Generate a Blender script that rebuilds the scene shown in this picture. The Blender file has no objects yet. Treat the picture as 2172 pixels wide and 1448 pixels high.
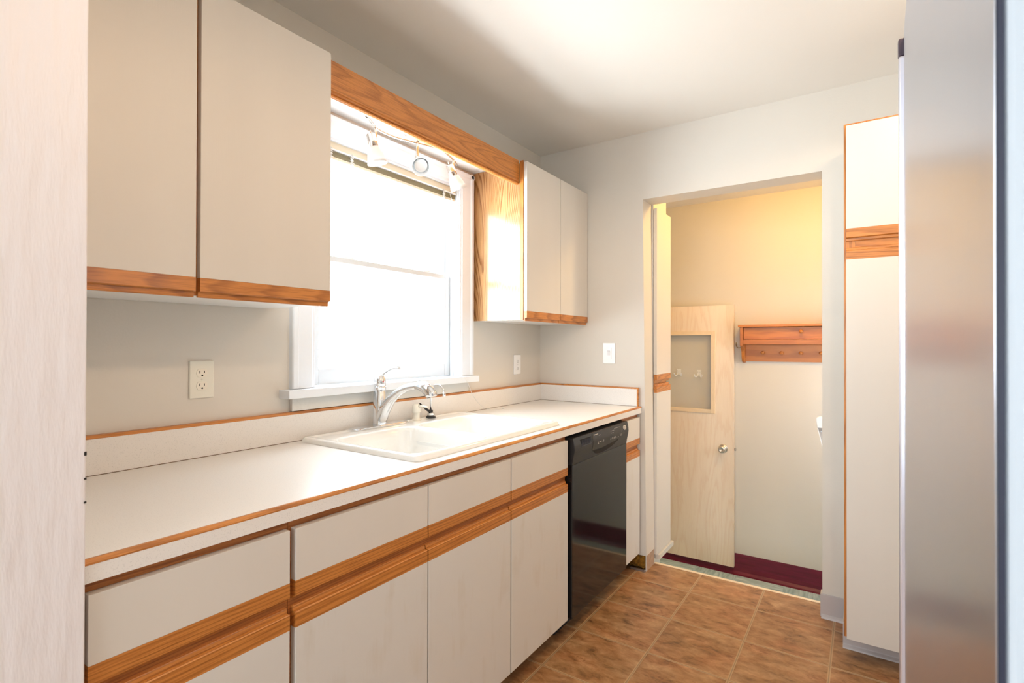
import bpy, bmesh, math, random
from math import sin, cos, pi, radians
from mathutils import Vector, Matrix

random.seed(7)
scn = bpy.context.scene
COL = scn.collection
# x: distance from the window wall, y: distance ahead of the camera, z: height above the kitchen floor (metres)

# ------------------------------------------------------------------ camera
CAMX, CAMZ = 1.6832, 1.2598
YAW, PITCH, ROLL, FPX = 0.5936, 0.0052, 0.0021, 1101.3
fwd = Vector((-sin(YAW) * cos(PITCH), cos(YAW) * cos(PITCH), sin(PITCH)))
rgt = Vector((cos(YAW), sin(YAW), 0))
upv = rgt.cross(fwd)
r2 = rgt * cos(ROLL) + upv * sin(ROLL)
u2 = -rgt * sin(ROLL) + upv * cos(ROLL)
cd = bpy.data.cameras.new('camera')
cam = bpy.data.objects.new('camera', cd)
COL.objects.link(cam)
M = Matrix((r2, u2, -fwd)).transposed().to_4x4()
M.translation = Vector((CAMX, 0, CAMZ))
cam.matrix_world = M
cd.sensor_width = 36
cd.lens = FPX / 2172 * 36
cd.clip_start = 0.02
cd.dof.use_dof = True
cd.dof.focus_distance = 1.9
cd.dof.aperture_fstop = 9.0
scn.camera = cam

# ------------------------------------------------------------------ world, exposure, area lights
w = bpy.data.worlds.new('sky')
scn.world = w
w.use_nodes = True
bgn = w.node_tree.nodes['Background']
# overcast sky above, brighter lower half added to throw light up at the ceiling
wt_ = w.node_tree
wtc = wt_.nodes.new('ShaderNodeTexCoord')
wsep = wt_.nodes.new('ShaderNodeSeparateXYZ')
wmr = wt_.nodes.new('ShaderNodeMapRange')
wt_.links.new(wtc.outputs['Generated'], wsep.inputs[0])
wt_.links.new(wsep.outputs['Z'], wmr.inputs['Value'])
wmr.inputs['From Min'].default_value = -0.12
wmr.inputs['From Max'].default_value = 0.12
wmr.inputs['To Min'].default_value = 26.0
wmr.inputs['To Max'].default_value = 14.0
wt_.links.new(wmr.outputs[0], bgn.inputs[1])
bgn.inputs[0].default_value = (0.86, 0.94, 1.0, 1)
scn.view_settings.view_transform = 'Standard'
scn.view_settings.look = 'None'
scn.view_settings.gamma = 1
scn.view_settings.use_curve_mapping = False
scn.view_settings.exposure = 0.12


def area(name, loc, tgt, sx, sy, power, col):
    l = bpy.data.lights.new(name, 'AREA')
    l.shape = 'RECTANGLE'
    l.size, l.size_y, l.energy, l.color = sx, sy, power, col
    o = bpy.data.objects.new(name, l)
    COL.objects.link(o)
    o.location = loc
    o.rotation_euler = (Vector(tgt) - Vector(loc)).to_track_quat('-Z', 'Y').to_euler()
    return o


def point(name, loc, power, col, r):
    l = bpy.data.lights.new(name, 'POINT')
    l.energy, l.color, l.shadow_soft_size = power, col, r
    o = bpy.data.objects.new(name, l)
    COL.objects.link(o)
    o.location = loc
    return o


LAMP = (1.93, 1.98)


def downlight(name, loc, power, col, r):
    l = bpy.data.lights.new(name, 'SPOT')
    l.energy, l.color, l.shadow_soft_size = power, col, r
    l.spot_size, l.spot_blend = radians(176), 0.25
    o = bpy.data.objects.new(name, l)
    COL.objects.link(o)
    o.location = loc
    return o


WARM = (1.0, 0.66, 0.40)
area('rear_cool_fill', (1.3, -2.9, 1.45), (1.2, 0, 1.2), 2.2, 1.3, 74, (0.79, 0.90, 1.0))  # added cool fill behind the camera; no window is built there
portal = area('window_portal', (-0.15, 1.596, 1.575), (1.0, 1.596, 1.575), 0.84, 0.95, 1, (1, 1, 1))
portal.data.cycles.is_portal = True
downlight('kitchen_ceiling_lamp_light', (LAMP[0], LAMP[1], 2.30), 12, WARM, 0.05)
downlight('entry_warm_fill', (1.93, 0.75, 2.32), 23, (1.0, 0.70, 0.45), 0.06)  # added warm fill for the near cabinets, no lamp hangs here
point('hall_ceiling_lamp_light', (1.42, 3.22, 2.27), 22, (1.0, 0.60, 0.17), 0.06)
area('hall_side_fill', (2.15, 3.5, 0.7), (0.8, 3.9, 0.3), 0.7, 1.4, 15, (0.80, 0.90, 1.0))  # added cool fill to brighten the hall, no door on that side

# ------------------------------------------------------------------ materials
MATS = {}


def newmat(name):
    m = bpy.data.materials.new(name)
    m.use_nodes = True
    nt = m.node_tree
    return m, nt, nt.nodes['Principled BSDF']


def N(nt, t, **k):
    n = nt.nodes.new(t)
    for a, b in k.items():
        if a.startswith('i_'):
            n.inputs[a[2:].replace('_', ' ')].default_value = b
        else:
            setattr(n, a, b)
    return n


def L(nt, a, b):
    nt.links.new(a, b)


def ramp(nt, fac, stops):
    r = nt.nodes.new('ShaderNodeValToRGB')
    el = r.color_ramp.elements
    while len(el) < len(stops):
        el.new(0.5)
    for e, (p, c) in zip(el, stops):
        e.position = p
        e.color = (*c, 1) if len(c) == 3 else c
    L(nt, fac, r.inputs[0])
    return r


def srgb(r, g, b):
    f = lambda c: (c / 255 / 12.92) if c / 255 <= 0.04045 else ((c / 255 + 0.055) / 1.055) ** 2.4
    return (f(r), f(g), f(b))


def plain(name, col, rough=0.5, metal=0.0, bump=0, bscale=50, stretch=(1, 1, 1), var=0.0, vscale=8, spec=0.5, coat=0):
    m, nt, p = newmat(name)
    p.inputs['Base Color'].default_value = (*col, 1)
    p.inputs['Roughness'].default_value = rough
    p.inputs['Metallic'].default_value = metal
    p.inputs['Specular IOR Level'].default_value = spec
    p.inputs['Coat Weight'].default_value = coat
    p.inputs['Coat Roughness'].default_value = 0.08
    tc = N(nt, 'ShaderNodeTexCoord')
    mp = N(nt, 'ShaderNodeMapping')
    mp.inputs['Scale'].default_value = stretch
    L(nt, tc.outputs['Object'], mp.inputs[0])
    if bump:
        n = N(nt, 'ShaderNodeTexNoise', i_Scale=bscale, i_Detail=4.0)
        L(nt, mp.outputs[0], n.inputs['Vector'])
        b = N(nt, 'ShaderNodeBump', i_Strength=bump, i_Distance=0.004)
        L(nt, n.outputs['Fac'], b.inputs['Height'])
        L(nt, b.outputs[0], p.inputs['Normal'])
    if var:
        n = N(nt, 'ShaderNodeTexNoise', i_Scale=vscale, i_Detail=3.0)
        L(nt, mp.outputs[0], n.inputs['Vector'])
        r = ramp(nt, n.outputs['Fac'], [(0.3, tuple(c * (1 - var) for c in col)), (0.7, tuple(min(1, c * (1 + var)) for c in col))])
        L(nt, r.outputs[0], p.inputs['Base Color'])
    MATS[name] = m
    return m


def wood(name, light, dark, grain='y', rough=0.35, scale=1.0, pore=0.6, coat=0.0, rings=64.0, lines=0.6, k=0.055):
    """flat-sawn wood: contour lines of a stretched noise make the cathedral figure; grain runs along the given axis"""
    m, nt, p = newmat(name)
    tc = N(nt, 'ShaderNodeTexCoord')
    mp = N(nt, 'ShaderNodeMapping')
    s = {'x': (k, 1, 1), 'y': (1, k, 1), 'z': (1, 1, k)}[grain]
    mp.inputs['Scale'].default_value = tuple(a * scale for a in s)
    L(nt, tc.outputs['Object'], mp.inputs[0])
    n1 = N(nt, 'ShaderNodeTexNoise', i_Scale=3.4, i_Detail=1.5, i_Roughness=0.35)
    L(nt, mp.outputs[0], n1.inputs['Vector'])
    n3 = N(nt, 'ShaderNodeTexNoise', i_Scale=40.0, i_Detail=2.0)
    L(nt, mp.outputs[0], n3.inputs['Vector'])
    mul = N(nt, 'ShaderNodeMath', operation='MULTIPLY')
    mul.inputs[1].default_value = rings
    L(nt, n1.outputs['Fac'], mul.inputs[0])
    ad = N(nt, 'ShaderNodeMath', operation='MULTIPLY_ADD')
    ad.inputs[1].default_value = 0.9
    L(nt, n3.outputs['Fac'], ad.inputs[0])
    L(nt, mul.outputs[0], ad.inputs[2])
    fr = N(nt, 'ShaderNodeMath', operation='FRACT')
    L(nt, ad.outputs[0], fr.inputs[0])
    mid = tuple(d + (l - d) * (1 - lines) for l, d in zip(light, dark))
    r1 = ramp(nt, fr.outputs[0], [(0.0, mid), (0.12, light), (0.62, light), (0.92, mid)])
    mp2 = N(nt, 'ShaderNodeMapping')
    s2 = {'x': (0.025, 1, 1), 'y': (1, 0.025, 1), 'z': (1, 1, 0.025)}[grain]
    mp2.inputs['Scale'].default_value = s2
    L(nt, tc.outputs['Object'], mp2.inputs[0])
    n2 = N(nt, 'ShaderNodeTexNoise', i_Scale=420.0, i_Detail=3.0, i_Roughness=0.6)
    L(nt, mp2.outputs[0], n2.inputs['Vector'])
    n4 = N(nt, 'ShaderNodeTexNoise', i_Scale=6.0, i_Detail=1.0)
    L(nt, mp2.outputs[0], n4.inputs['Vector'])
    mx = N(nt, 'ShaderNodeMix', data_type='RGBA', blend_type='MULTIPLY')
    mx.inputs[0].default_value = pore
    r2_ = ramp(nt, n2.outputs['Fac'], [(0.38, (0.62, 0.52, 0.42)), (0.53, (1, 1, 1))])
    L(nt, r1.outputs[0], mx.inputs[6])
    L(nt, r2_.outputs[0], mx.inputs[7])
    m3 = N(nt, 'ShaderNodeMix', data_type='RGBA', blend_type='MULTIPLY')
    m3.inputs[0].default_value = 0.5
    r3_ = ramp(nt, n4.outputs['Fac'], [(0.3, (0.84, 0.78, 0.72)), (0.7, (1, 1, 1))])
    L(nt, mx.outputs[2], m3.inputs[6])
    L(nt, r3_.outputs[0], m3.inputs[7])
    L(nt, m3.outputs[2], p.inputs['Base Color'])
    p.inputs['Roughness'].default_value = rough
    p.inputs['Coat Weight'].default_value = coat
    p.inputs['Coat Roughness'].default_value = 0.12
    b = N(nt, 'ShaderNodeBump', i_Strength=0.10, i_Distance=0.001)
    L(nt, n2.outputs['Fac'], b.inputs['Height'])
    L(nt, b.outputs[0], p.inputs['Normal'])
    MATS[name] = m
    return m


OAK_L, OAK_D = srgb(208, 136, 66), srgb(150, 88, 34)
oak_y = wood('oak_grain_along', OAK_L, OAK_D, 'y')
oak_x = wood('oak_grain_across', OAK_L, OAK_D, 'x')
oak_z = wood('oak_grain_upright', OAK_L, OAK_D, 'z')
oak_panel = wood('oak_veneer_panel', srgb(196, 148, 96), srgb(140, 90, 46), 'z', rough=0.26, scale=1.4, k=0.12, rings=56, coat=0.7, lines=0.9)
oak_board = wood('oak_board', OAK_L, OAK_D, 'y', k=0.13, rings=70, lines=0.5)
oak_frame = wood('oak_face_frame', srgb(186, 114, 56), srgb(140, 76, 32), 'y')
pine = wood('orange_pine', srgb(206, 130, 62), srgb(160, 88, 42), 'x', rough=0.35, scale=0.7, pore=0.15, rings=14, lines=0.5, k=0.12)
birch = wood('birch_plywood', srgb(248, 232, 212), srgb(234, 206, 180), 'z', rough=0.5, scale=1.9, pore=0.08, rings=12, lines=0.35, k=0.12)
birch_trim = plain('birch_moulding', srgb(240, 218, 186), 0.5, var=0.04, vscale=20)

wall_m = plain('greige_wall_paint', srgb(218, 212, 202), 0.55, bump=0.08, bscale=160, var=0.012, vscale=3)
ceil_m = plain('ceiling_paint', srgb(236, 231, 223), 0.38, bump=0.05, bscale=60)
trim_m = plain('white_trim_paint', srgb(234, 240, 247), 0.35, bump=0.05, bscale=40)
sash_m = plain('white_sash_paint', srgb(216, 221, 225), 0.45)
casing_m = plain('brushed_white_door_paint', srgb(236, 231, 233), 0.45, bump=0.8, bscale=44, stretch=(1, 1, 0.22))
lam_m = plain('cream_laminate', srgb(219, 213, 204), 0.42, bump=0.03, bscale=300, stretch=(1, 1, .05), var=0.02, vscale=5)
edge_m = plain('white_laminate_edge', srgb(226, 218, 204), 0.4)
melamine = plain('white_melamine', srgb(238, 238, 236), 0.4)
porc = plain('white_porcelain', srgb(243, 242, 238), 0.12, coat=0.5)
chrome = plain('chrome', (0.80, 0.82, 0.85), 0.10, 1.0)
nickel = plain('brushed_nickel', (0.66, 0.62, 0.57), 0.25, 1.0)
brass = plain('aged_brass', (0.55, 0.45, 0.28), 0.3, 1.0)
black_gl = plain('black_gloss_panel', (0.010, 0.009, 0.009), 0.08, spec=0.35)
black_pl = plain('black_console_plastic', (0.018, 0.0165, 0.0165), 0.30, spec=0.3)
black_m = plain('black_rubber', (0.012, 0.012, 0.014), 0.5)
hole_m = plain('dark_slot', (0.012, 0.009, 0.007), 0.8)
screen_m = plain('console_overlay', (0.016, 0.012, 0.011), 0.25, spec=0.3)
mark_m = plain('pale_print', srgb(205, 198, 190), 0.5)
ivory = plain('ivory_plastic', srgb(232, 229, 216), 0.35)
white_pl = plain('white_plastic', srgb(244, 244, 244), 0.3)
cream_pl = plain('cream_plastic', srgb(240, 236, 222), 0.3)
blind_m = plain('almond_blind', srgb(214, 206, 184), 0.45)
slat_m = plain('olive_blind_slats', srgb(168, 160, 128), 0.45)
cord_m = plain('clear_white_cord', srgb(236, 236, 234), 0.3)
vinyl_grey = plain('grey_vinyl_base', srgb(190, 182, 180), 0.3, var=0.03)
burg_m = plain('burgundy_vinyl_base', srgb(108, 22, 52), 0.3, var=0.25, vscale=6, stretch=(1, 1, 12))
dark_m = plain('toe_kick_dark_board', srgb(70, 48, 34), 0.6)  # even dark brown for the recessed toe kicks
ins_m = plain('yellow_insulation', srgb(150, 104, 26), 0.9, bump=1.0, bscale=60, var=0.45, vscale=45)
metal_gr = plain('galvanised_metal', (0.5, 0.52, 0.58), 0.35, 1.0)
plaster_m = plain('patched_plaster', srgb(222, 220, 214), 0.7, bump=0.6, bscale=30)
fr_side = plain('fridge_side_enamel', srgb(196, 206, 216), 0.45)
fr_gask = plain('fridge_gasket', srgb(40, 44, 66), 0.5)
red_m = plain('red_dot', srgb(200, 20, 50), 0.4)


def countertop_mat():
    m, nt, p = newmat('speckled_white_laminate')
    tc = N(nt, 'ShaderNodeTexCoord')
    v = N(nt, 'ShaderNodeTexNoise', i_Scale=420.0, i_Detail=2.0)
    L(nt, tc.outputs['Object'], v.inputs['Vector'])
    base = srgb(236, 232, 227)
    r = ramp(nt, v.outputs['Fac'], [(0.30, tuple(c * 0.84 for c in base)), (0.42, base)])
    L(nt, r.outputs[0], p.inputs['Base Color'])
    p.inputs['Roughness'].default_value = 0.30
    MATS['counter'] = m
    return m


counter_m = countertop_mat()


def dirty_laminate():
    m, nt, p = newmat('stained_cream_laminate')
    tc = N(nt, 'ShaderNodeTexCoord')
    mp = N(nt, 'ShaderNodeMapping')
    mp.inputs['Scale'].default_value = (1, 1, 0.12)
    L(nt, tc.outputs['Object'], mp.inputs[0])
    n = N(nt, 'ShaderNodeTexNoise', i_Scale=26.0, i_Detail=4.0, i_Roughness=0.6)
    L(nt, mp.outputs[0], n.inputs['Vector'])
    n2 = N(nt, 'ShaderNodeTexNoise', i_Scale=7.0, i_Detail=3.0)
    L(nt, tc.outputs['Object'], n2.inputs['Vector'])
    mu = N(nt, 'ShaderNodeMath', operation='MULTIPLY')
    L(nt, n.outputs['Fac'], mu.inputs[0])
    L(nt, n2.outputs['Fac'], mu.inputs[1])
    a = srgb(218, 215, 209)
    r = ramp(nt, mu.outputs[0], [(0.27, a), (0.38, srgb(213, 208, 199)), (0.45, srgb(204, 197, 184))])
    L(nt, r.outputs[0], p.inputs['Base Color'])
    p.inputs['Roughness'].default_value = 0.45
    return m


dirty_m = dirty_laminate()


def floor_mat():
    """slate-look vinyl tiles"""
    m, nt, p = newmat('slate_look_floor_tiles')
    T, GX, GY = 0.3125, 0.951, 2.703
    tc = N(nt, 'ShaderNodeTexCoord')
    mp = N(nt, 'ShaderNodeMapping')
    mp.inputs['Location'].default_value = (-GX / T + 10, -GY / T + 20, 0)
    mp.inputs['Scale'].default_value = (1 / T, 1 / T, 1)
    L(nt, tc.outputs['Object'], mp.inputs[0])
    fl = N(nt, 'ShaderNodeVectorMath', operation='FLOOR')
    frc = N(nt, 'ShaderNodeVectorMath', operation='FRACTION')
    L(nt, mp.outputs[0], fl.inputs[0])
    L(nt, mp.outputs[0], frc.inputs[0])
    wn = N(nt, 'ShaderNodeTexWhiteNoise', noise_dimensions='3D')
    L(nt, fl.outputs[0], wn.inputs['Vector'])
    sep = N(nt, 'ShaderNodeSeparateXYZ')
    L(nt, frc.outputs[0], sep.inputs[0])
    # distance to the nearest joint
    ds = []
    for k in (0, 1):
        s1 = N(nt, 'ShaderNodeMath', operation='SUBTRACT')
        s1.inputs[1].default_value = 0.5
        L(nt, sep.outputs[k], s1.inputs[0])
        ab = N(nt, 'ShaderNodeMath', operation='ABSOLUTE')
        L(nt, s1.outputs[0], ab.inputs[0])
        ds.append(ab)
    mxm = N(nt, 'ShaderNodeMath', operation='MAXIMUM')
    L(nt, ds[0].outputs[0], mxm.inputs[0])
    L(nt, ds[1].outputs[0], mxm.inputs[1])
    # per-tile offset of the slate pattern
    off = N(nt, 'ShaderNodeVectorMath', operation='SCALE')
    off.inputs['Scale'].default_value = 9.0
    L(nt, wn.outputs['Color'], off.inputs[0])
    add = N(nt, 'ShaderNodeVectorMath', operation='ADD')
    L(nt, tc.outputs['Object'], add.inputs[0])
    L(nt, off.outputs[0], add.inputs[1])
    mp2 = N(nt, 'ShaderNodeMapping')
    mp2.inputs['Scale'].default_value = (0.8, 1.5, 1)
    mp2.inputs['Rotation'].default_value = (0, 0, 0.35)
    L(nt, add.outputs[0], mp2.inputs[0])
    n1 = N(nt, 'ShaderNodeTexNoise', i_Scale=13.0, i_Detail=9.0, i_Roughness=0.68, i_Distortion=0.35)
    L(nt, mp2.outputs[0], n1.inputs['Vector'])
    n2 = N(nt, 'ShaderNodeTexNoise', i_Scale=5.0, i_Detail=4.0, i_Roughness=0.6, i_Distortion=0.5)
    L(nt, mp2.outputs[0], n2.inputs['Vector'])
    n5 = N(nt, 'ShaderNodeTexNoise', i_Scale=4.0, i_Detail=5.0, i_Roughness=0.55, i_Distortion=0.8)
    L(nt, mp2.outputs[0], n5.inputs['Vector'])
    r = ramp(nt, n1.outputs['Fac'], [(0.32, srgb(110, 80, 54)), (0.44, srgb(156, 118, 80)), (0.55, srgb(176, 140, 102)), (0.70, srgb(204, 170, 130))])
    r2_ = ramp(nt, n2.outputs['Fac'], [(0.36, srgb(178, 126, 84)), (0.52, srgb(172, 148, 122)), (0.68, srgb(156, 148, 134))])
    mx0 = N(nt, 'ShaderNodeMix', data_type='RGBA', blend_type='OVERLAY')
    mx0.inputs[0].default_value = 0.40
    L(nt, r.outputs[0], mx0.inputs[6])
    L(nt, r2_.outputs[0], mx0.inputs[7])
    # thin dark veins
    vs1 = N(nt, 'ShaderNodeMath', operation='SUBTRACT')
    vs1.inputs[1].default_value = 0.5
    L(nt, n5.outputs['Fac'], vs1.inputs[0])
    vab = N(nt, 'ShaderNodeMath', operation='ABSOLUTE')
    L(nt, vs1.outputs[0], vab.inputs[0])
    rv = ramp(nt, vab.outputs[0], [(0.0, (0.62, 0.50, 0.42)), (0.010, (1, 1, 1))])
    rvm = ramp(nt, n2.outputs['Fac'], [(0.42, (1, 1, 1)), (0.50, (0, 0, 0))])
    mx = N(nt, 'ShaderNodeMix', data_type='RGBA', blend_type='MULTIPLY')
    L(nt, rvm.outputs[0], mx.inputs[0])
    L(nt, mx0.outputs[2], mx.inputs[6])
    L(nt, rv.outputs[0], mx.inputs[7])
    # grout: pale shoulders with a darker line in the middle
    g = ramp(nt, mxm.outputs[0], [(0.481, (0, 0, 0)), (0.486, (1, 1, 1))])
    gc = ramp(nt, mxm.outputs[0], [(0.4930, srgb(186, 154, 116)), (0.4965, srgb(150, 124, 94))])
    m2 = N(nt, 'ShaderNodeMix', data_type='RGBA')
    L(nt, g.outputs[0], m2.inputs[0])
    L(nt, mx.outputs[2], m2.inputs[6])
    L(nt, gc.outputs[0], m2.inputs[7])
    L(nt, m2.outputs[2], p.inputs['Base Color'])
    p.inputs['Roughness'].default_value = 0.36
    b = N(nt, 'ShaderNodeBump', i_Strength=0.35, i_Distance=0.003)
    sb = N(nt, 'ShaderNodeMath', operation='SUBTRACT')
    L(nt, n1.outputs['Fac'], sb.inputs[0])
    L(nt, g.outputs[0], sb.inputs[1])
    L(nt, sb.outputs[0], b.inputs['Height'])
    L(nt, b.outputs[0], p.inputs['Normal'])
    return m


floor_m = floor_mat()


def hall_floor_mat():
    m, nt, p = newmat('pale_blue_green_vinyl')
    tc = N(nt, 'ShaderNodeTexCoord')
    ch = N(nt, 'ShaderNodeTexChecker', i_Scale=3.28)
    L(nt, tc.outputs['Object'], ch.inputs['Vector'])
    outs = []
    for s in ((1, 9, 1), (9, 1, 1)):
        mp = N(nt, 'ShaderNodeMapping')
        mp.inputs['Scale'].default_value = s
        L(nt, tc.outputs['Object'], mp.inputs[0])
        n = N(nt, 'ShaderNodeTexNoise', i_Scale=7.0, i_Detail=4.0)
        L(nt, mp.outputs[0], n.inputs['Vector'])
        outs.append(n)
    mx = N(nt, 'ShaderNodeMix', data_type='FLOAT')
    L(nt, ch.outputs['Fac'], mx.inputs[0])
    L(nt, outs[0].outputs['Fac'], mx.inputs[2])
    L(nt, outs[1].outputs['Fac'], mx.inputs[3])
    r = ramp(nt, mx.outputs[0], [(0.35, srgb(158, 186, 186)), (0.65, srgb(214, 232, 230))])
    L(nt, r.outputs[0], p.inputs['Base Color'])
    p.inputs['Roughness'].default_value = 0.35
    return m


hallfloor_m = hall_floor_mat()


def steel_mat():
    m, nt, p = newmat('brushed_stainless_steel')
    tc = N(nt, 'ShaderNodeTexCoord')
    mp = N(nt, 'ShaderNodeMapping')
    mp.inputs['Scale'].default_value = (1, 1, 40)
    L(nt, tc.outputs['Object'], mp.inputs[0])
    n = N(nt, 'ShaderNodeTexNoise', i_Scale=30.0, i_Detail=3.0)
    L(nt, mp.outputs[0], n.inputs['Vector'])
    b = N(nt, 'ShaderNodeBump', i_Strength=0.03, i_Distance=0.0005)
    L(nt, n.outputs['Fac'], b.inputs['Height'])
    L(nt, b.outputs[0], p.inputs['Normal'])
    p.inputs['Base Color'].default_value = (0.50, 0.525, 0.60, 1)
    p.inputs['Metallic'].default_value = 1.0
    p.inputs['Roughness'].default_value = 0.28
    return m


steel_m = steel_mat()


def glass_mat():
    m, nt, p = newmat('window_glass')
    out = nt.nodes['Material Output']
    t = N(nt, 'ShaderNodeBsdfTransparent')
    t.inputs[0].default_value = (0.995, 1, 0.998, 1)
    g = N(nt, 'ShaderNodeBsdfGlossy')
    g.inputs['Roughness'].default_value = 0.02
    mx = N(nt, 'ShaderNodeMixShader')
    mx.inputs[0].default_value = 0.04
    L(nt, t.outputs[0], mx.inputs[1])
    L(nt, g.outputs[0], mx.inputs[2])
    L(nt, mx.outputs[0], out.inputs[0])
    return m


glass_m = glass_mat()


def frosted():
    m, nt, p = newmat('frosted_glass_shade')
    p.inputs['Base Color'].default_value = (0.93, 0.95, 0.96, 1)
    p.inputs['Roughness'].default_value = 0.35
    p.inputs['Transmission Weight'].default_value = 0.25
    p.inputs['Subsurface Weight'].default_value = 0.0
    return m


frost_m = frosted()


def emit(name, col, s):
    m, nt, p = newmat(name)
    p.inputs['Base Color'].default_value = (*col, 1)
    p.inputs['Emission Color'].default_value = (*col, 1)
    p.inputs['Emission Strength'].default_value = s
    return m


lampglass_m = emit('lit_lamp_glass', (1, 0.93, 0.82), 1.3)


# ------------------------------------------------------------------ mesh helpers
def bm_new():
    return bmesh.new()


def bx(bm, x0, x1, y0, y1, z0, z1, mi=0):
    vs = [bm.verts.new((x, y, z)) for x in (x0, x1) for y in (y0, y1) for z in (z0, z1)]
    for idx in ((0, 1, 3, 2), (4, 6, 7, 5), (0, 4, 5, 1), (2, 3, 7, 6), (0, 2, 6, 4), (1, 5, 7, 3)):
        f = bm.faces.new([vs[i] for i in idx])
        f.material_index = mi
    return bm


def prism(bm, pts, axis, a0, a1, mi=0):
    """polygon pts extruded along axis; pts are the two other coordinates in xyz order"""
    def mk(p, a):
        if axis == 'x':
            return (a, p[0], p[1])
        if axis == 'y':
            return (p[0], a, p[1])
        return (p[0], p[1], a)
    A = [bm.verts.new(mk(p, a0)) for p in pts]
    B = [bm.verts.new(mk(p, a1)) for p in pts]
    n = len(pts)
    fs = [bm.faces.new(A), bm.faces.new(B[::-1])]
    for i in range(n):
        fs.append(bm.faces.new((A[i], B[i], B[(i + 1) % n], A[(i + 1) % n])))
    for f in fs:
        f.material_index = mi
    return bm


def frame_of(d):
    d = d.normalized()
    a = Vector((0, 0, 1)) if abs(d.z) < 0.9 else Vector((1, 0, 0))
    u = d.cross(a).normalized()
    return u, d.cross(u).normalized()


def tube(bm, pts, r, seg=12, flat=1.0, caps=True, mi=0):
    """swept tube; r scalar or list; flat squashes the second cross axis"""
    pts = [Vector(p) for p in pts]
    rs = r if isinstance(r, (list, tuple)) else [r] * len(pts)
    rings = []
    u = None
    for i, p in enumerate(pts):
        d = (pts[min(i + 1, len(pts) - 1)] - pts[max(i - 1, 0)]).normalized()
        if u is None:
            u, v = frame_of(d)
        else:
            u = (u - d * u.dot(d)).normalized()
            v = d.cross(u).normalized()
        rings.append([bm.verts.new(p + u * (rs[i] * cos(t)) + v * (rs[i] * flat * sin(t))) for t in [2 * pi * k / seg for k in range(seg)]])
    for a, b in zip(rings, rings[1:]):
        for k in range(seg):
            f = bm.faces.new((a[k], a[(k + 1) % seg], b[(k + 1) % seg], b[k]))
            f.material_index = mi
            f.smooth = True
    if caps:
        bm.faces.new(rings[0][::-1]).material_index = mi
        bm.faces.new(rings[-1]).material_index = mi
    return bm


def lathe(bm, prof, o, d=(0, 0, 1), seg=28, mi=0, cap=True):
    """prof: list of (radius, distance along d)"""
    o, d = Vector(o), Vector(d).normalized()
    u, v = frame_of(d)
    rings = []
    for r, h in prof:
        rings.append([bm.verts.new(o + d * h + (u * cos(t) + v * sin(t)) * max(r, 1e-5)) for t in [2 * pi * k / seg for k in range(seg)]])
    for a, b in zip(rings, rings[1:]):
        for k in range(seg):
            f = bm.faces.new((a[k], a[(k + 1) % seg], b[(k + 1) % seg], b[k]))
            f.material_index = mi
            f.smooth = True
    if cap:
        bm.faces.new(rings[0][::-1]).material_index = mi
        bm.faces.new(rings[-1]).material_index = mi
    return bm


def catmull(pts, n=8):
    P = [Vector(p) for p in pts]
    P = [2 * P[0] - P[1]] + P + [2 * P[-1] - P[-2]]
    out = []
    for i in range(1, len(P) - 2):
        for k in range(n):
            t = k / n
            a, b, c, d = P[i - 1], P[i], P[i + 1], P[i + 2]
            out.append(0.5 * ((2 * b) + (c - a) * t + (2 * a - 5 * b + 4 * c - d) * t * t + (3 * b - 3 * c + d - a) * t ** 3))
    out.append(P[-2])
    return out


def interp(vals, n=8):
    out = []
    for a, b in zip(vals, vals[1:]):
        out += [a + (b - a) * k / n for k in range(n)]
    return out + [vals[-1]]


def obj(name, bm, mats, parent=None, bevel=0.0, seg=2, recalc=True):
    if recalc:
        bmesh.ops.recalc_face_normals(bm, faces=bm.faces)
    if parent is not None:
        o = parent
        off = Vector((0, 0, 0))
        while o is not None:
            off += Vector(o.location)
            o = o.parent
        bmesh.ops.translate(bm, verts=bm.verts, vec=-off)
    me = bpy.data.meshes.new(name)
    bm.to_mesh(me)
    bm.free()
    if not isinstance(mats, (list, tuple)):
        mats = [mats]
    for m in mats:
        me.materials.append(m)
    ob = bpy.data.objects.new(name, me)
    COL.objects.link(ob)
    ob.parent = parent
    if bevel:
        md = ob.modifiers.new('edge', 'BEVEL')
        md.width = bevel
        md.segments = seg
        md.limit_method = 'ANGLE'
        md.angle_limit = radians(40)
        md.harden_normals = False
    return ob


def box(name, x0, x1, y0, y1, z0, z1, m, parent=None, bevel=0.0):
    return obj(name, bx(bm_new(), x0, x1, y0, y1, z0, z1), m, parent, bevel)


def thing(name, loc, label, cat, group=None):
    o = bpy.data.objects.new(name, None)
    COL.objects.link(o)
    o.location = loc
    o['label'] = label
    o['category'] = cat
    if group:
        o['group'] = group
    return o


def tag(o, label, cat, group=None, kind=None):
    o['label'] = label
    o['category'] = cat
    if group:
        o['group'] = group
    if kind:
        o['kind'] = kind
    return o


def structure(o):
    o['kind'] = 'structure'
    return o


# ------------------------------------------------------------------ room dimensions
LY, LB = 2.811, 2.95          # far wall of the kitchen, front and back face
HY = 4.18                     # far wall of the hall
HZ = -0.45                    # hall floor
CZ = 2.444
XR = 2.47                     # right wall
NY0, NY1 = 0.165, 0.304       # near wall with the doorway the camera looks through

# ------------------------------------------------------------------ structure
structure(box('floor', -0.02, XR + 0.02, -3.05, 2.9455, -0.06, 0, floor_m))
structure(box('ceiling', -0.16, XR + 1.2, -3.05, LB, CZ, CZ + 0.05, ceil_m))

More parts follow.
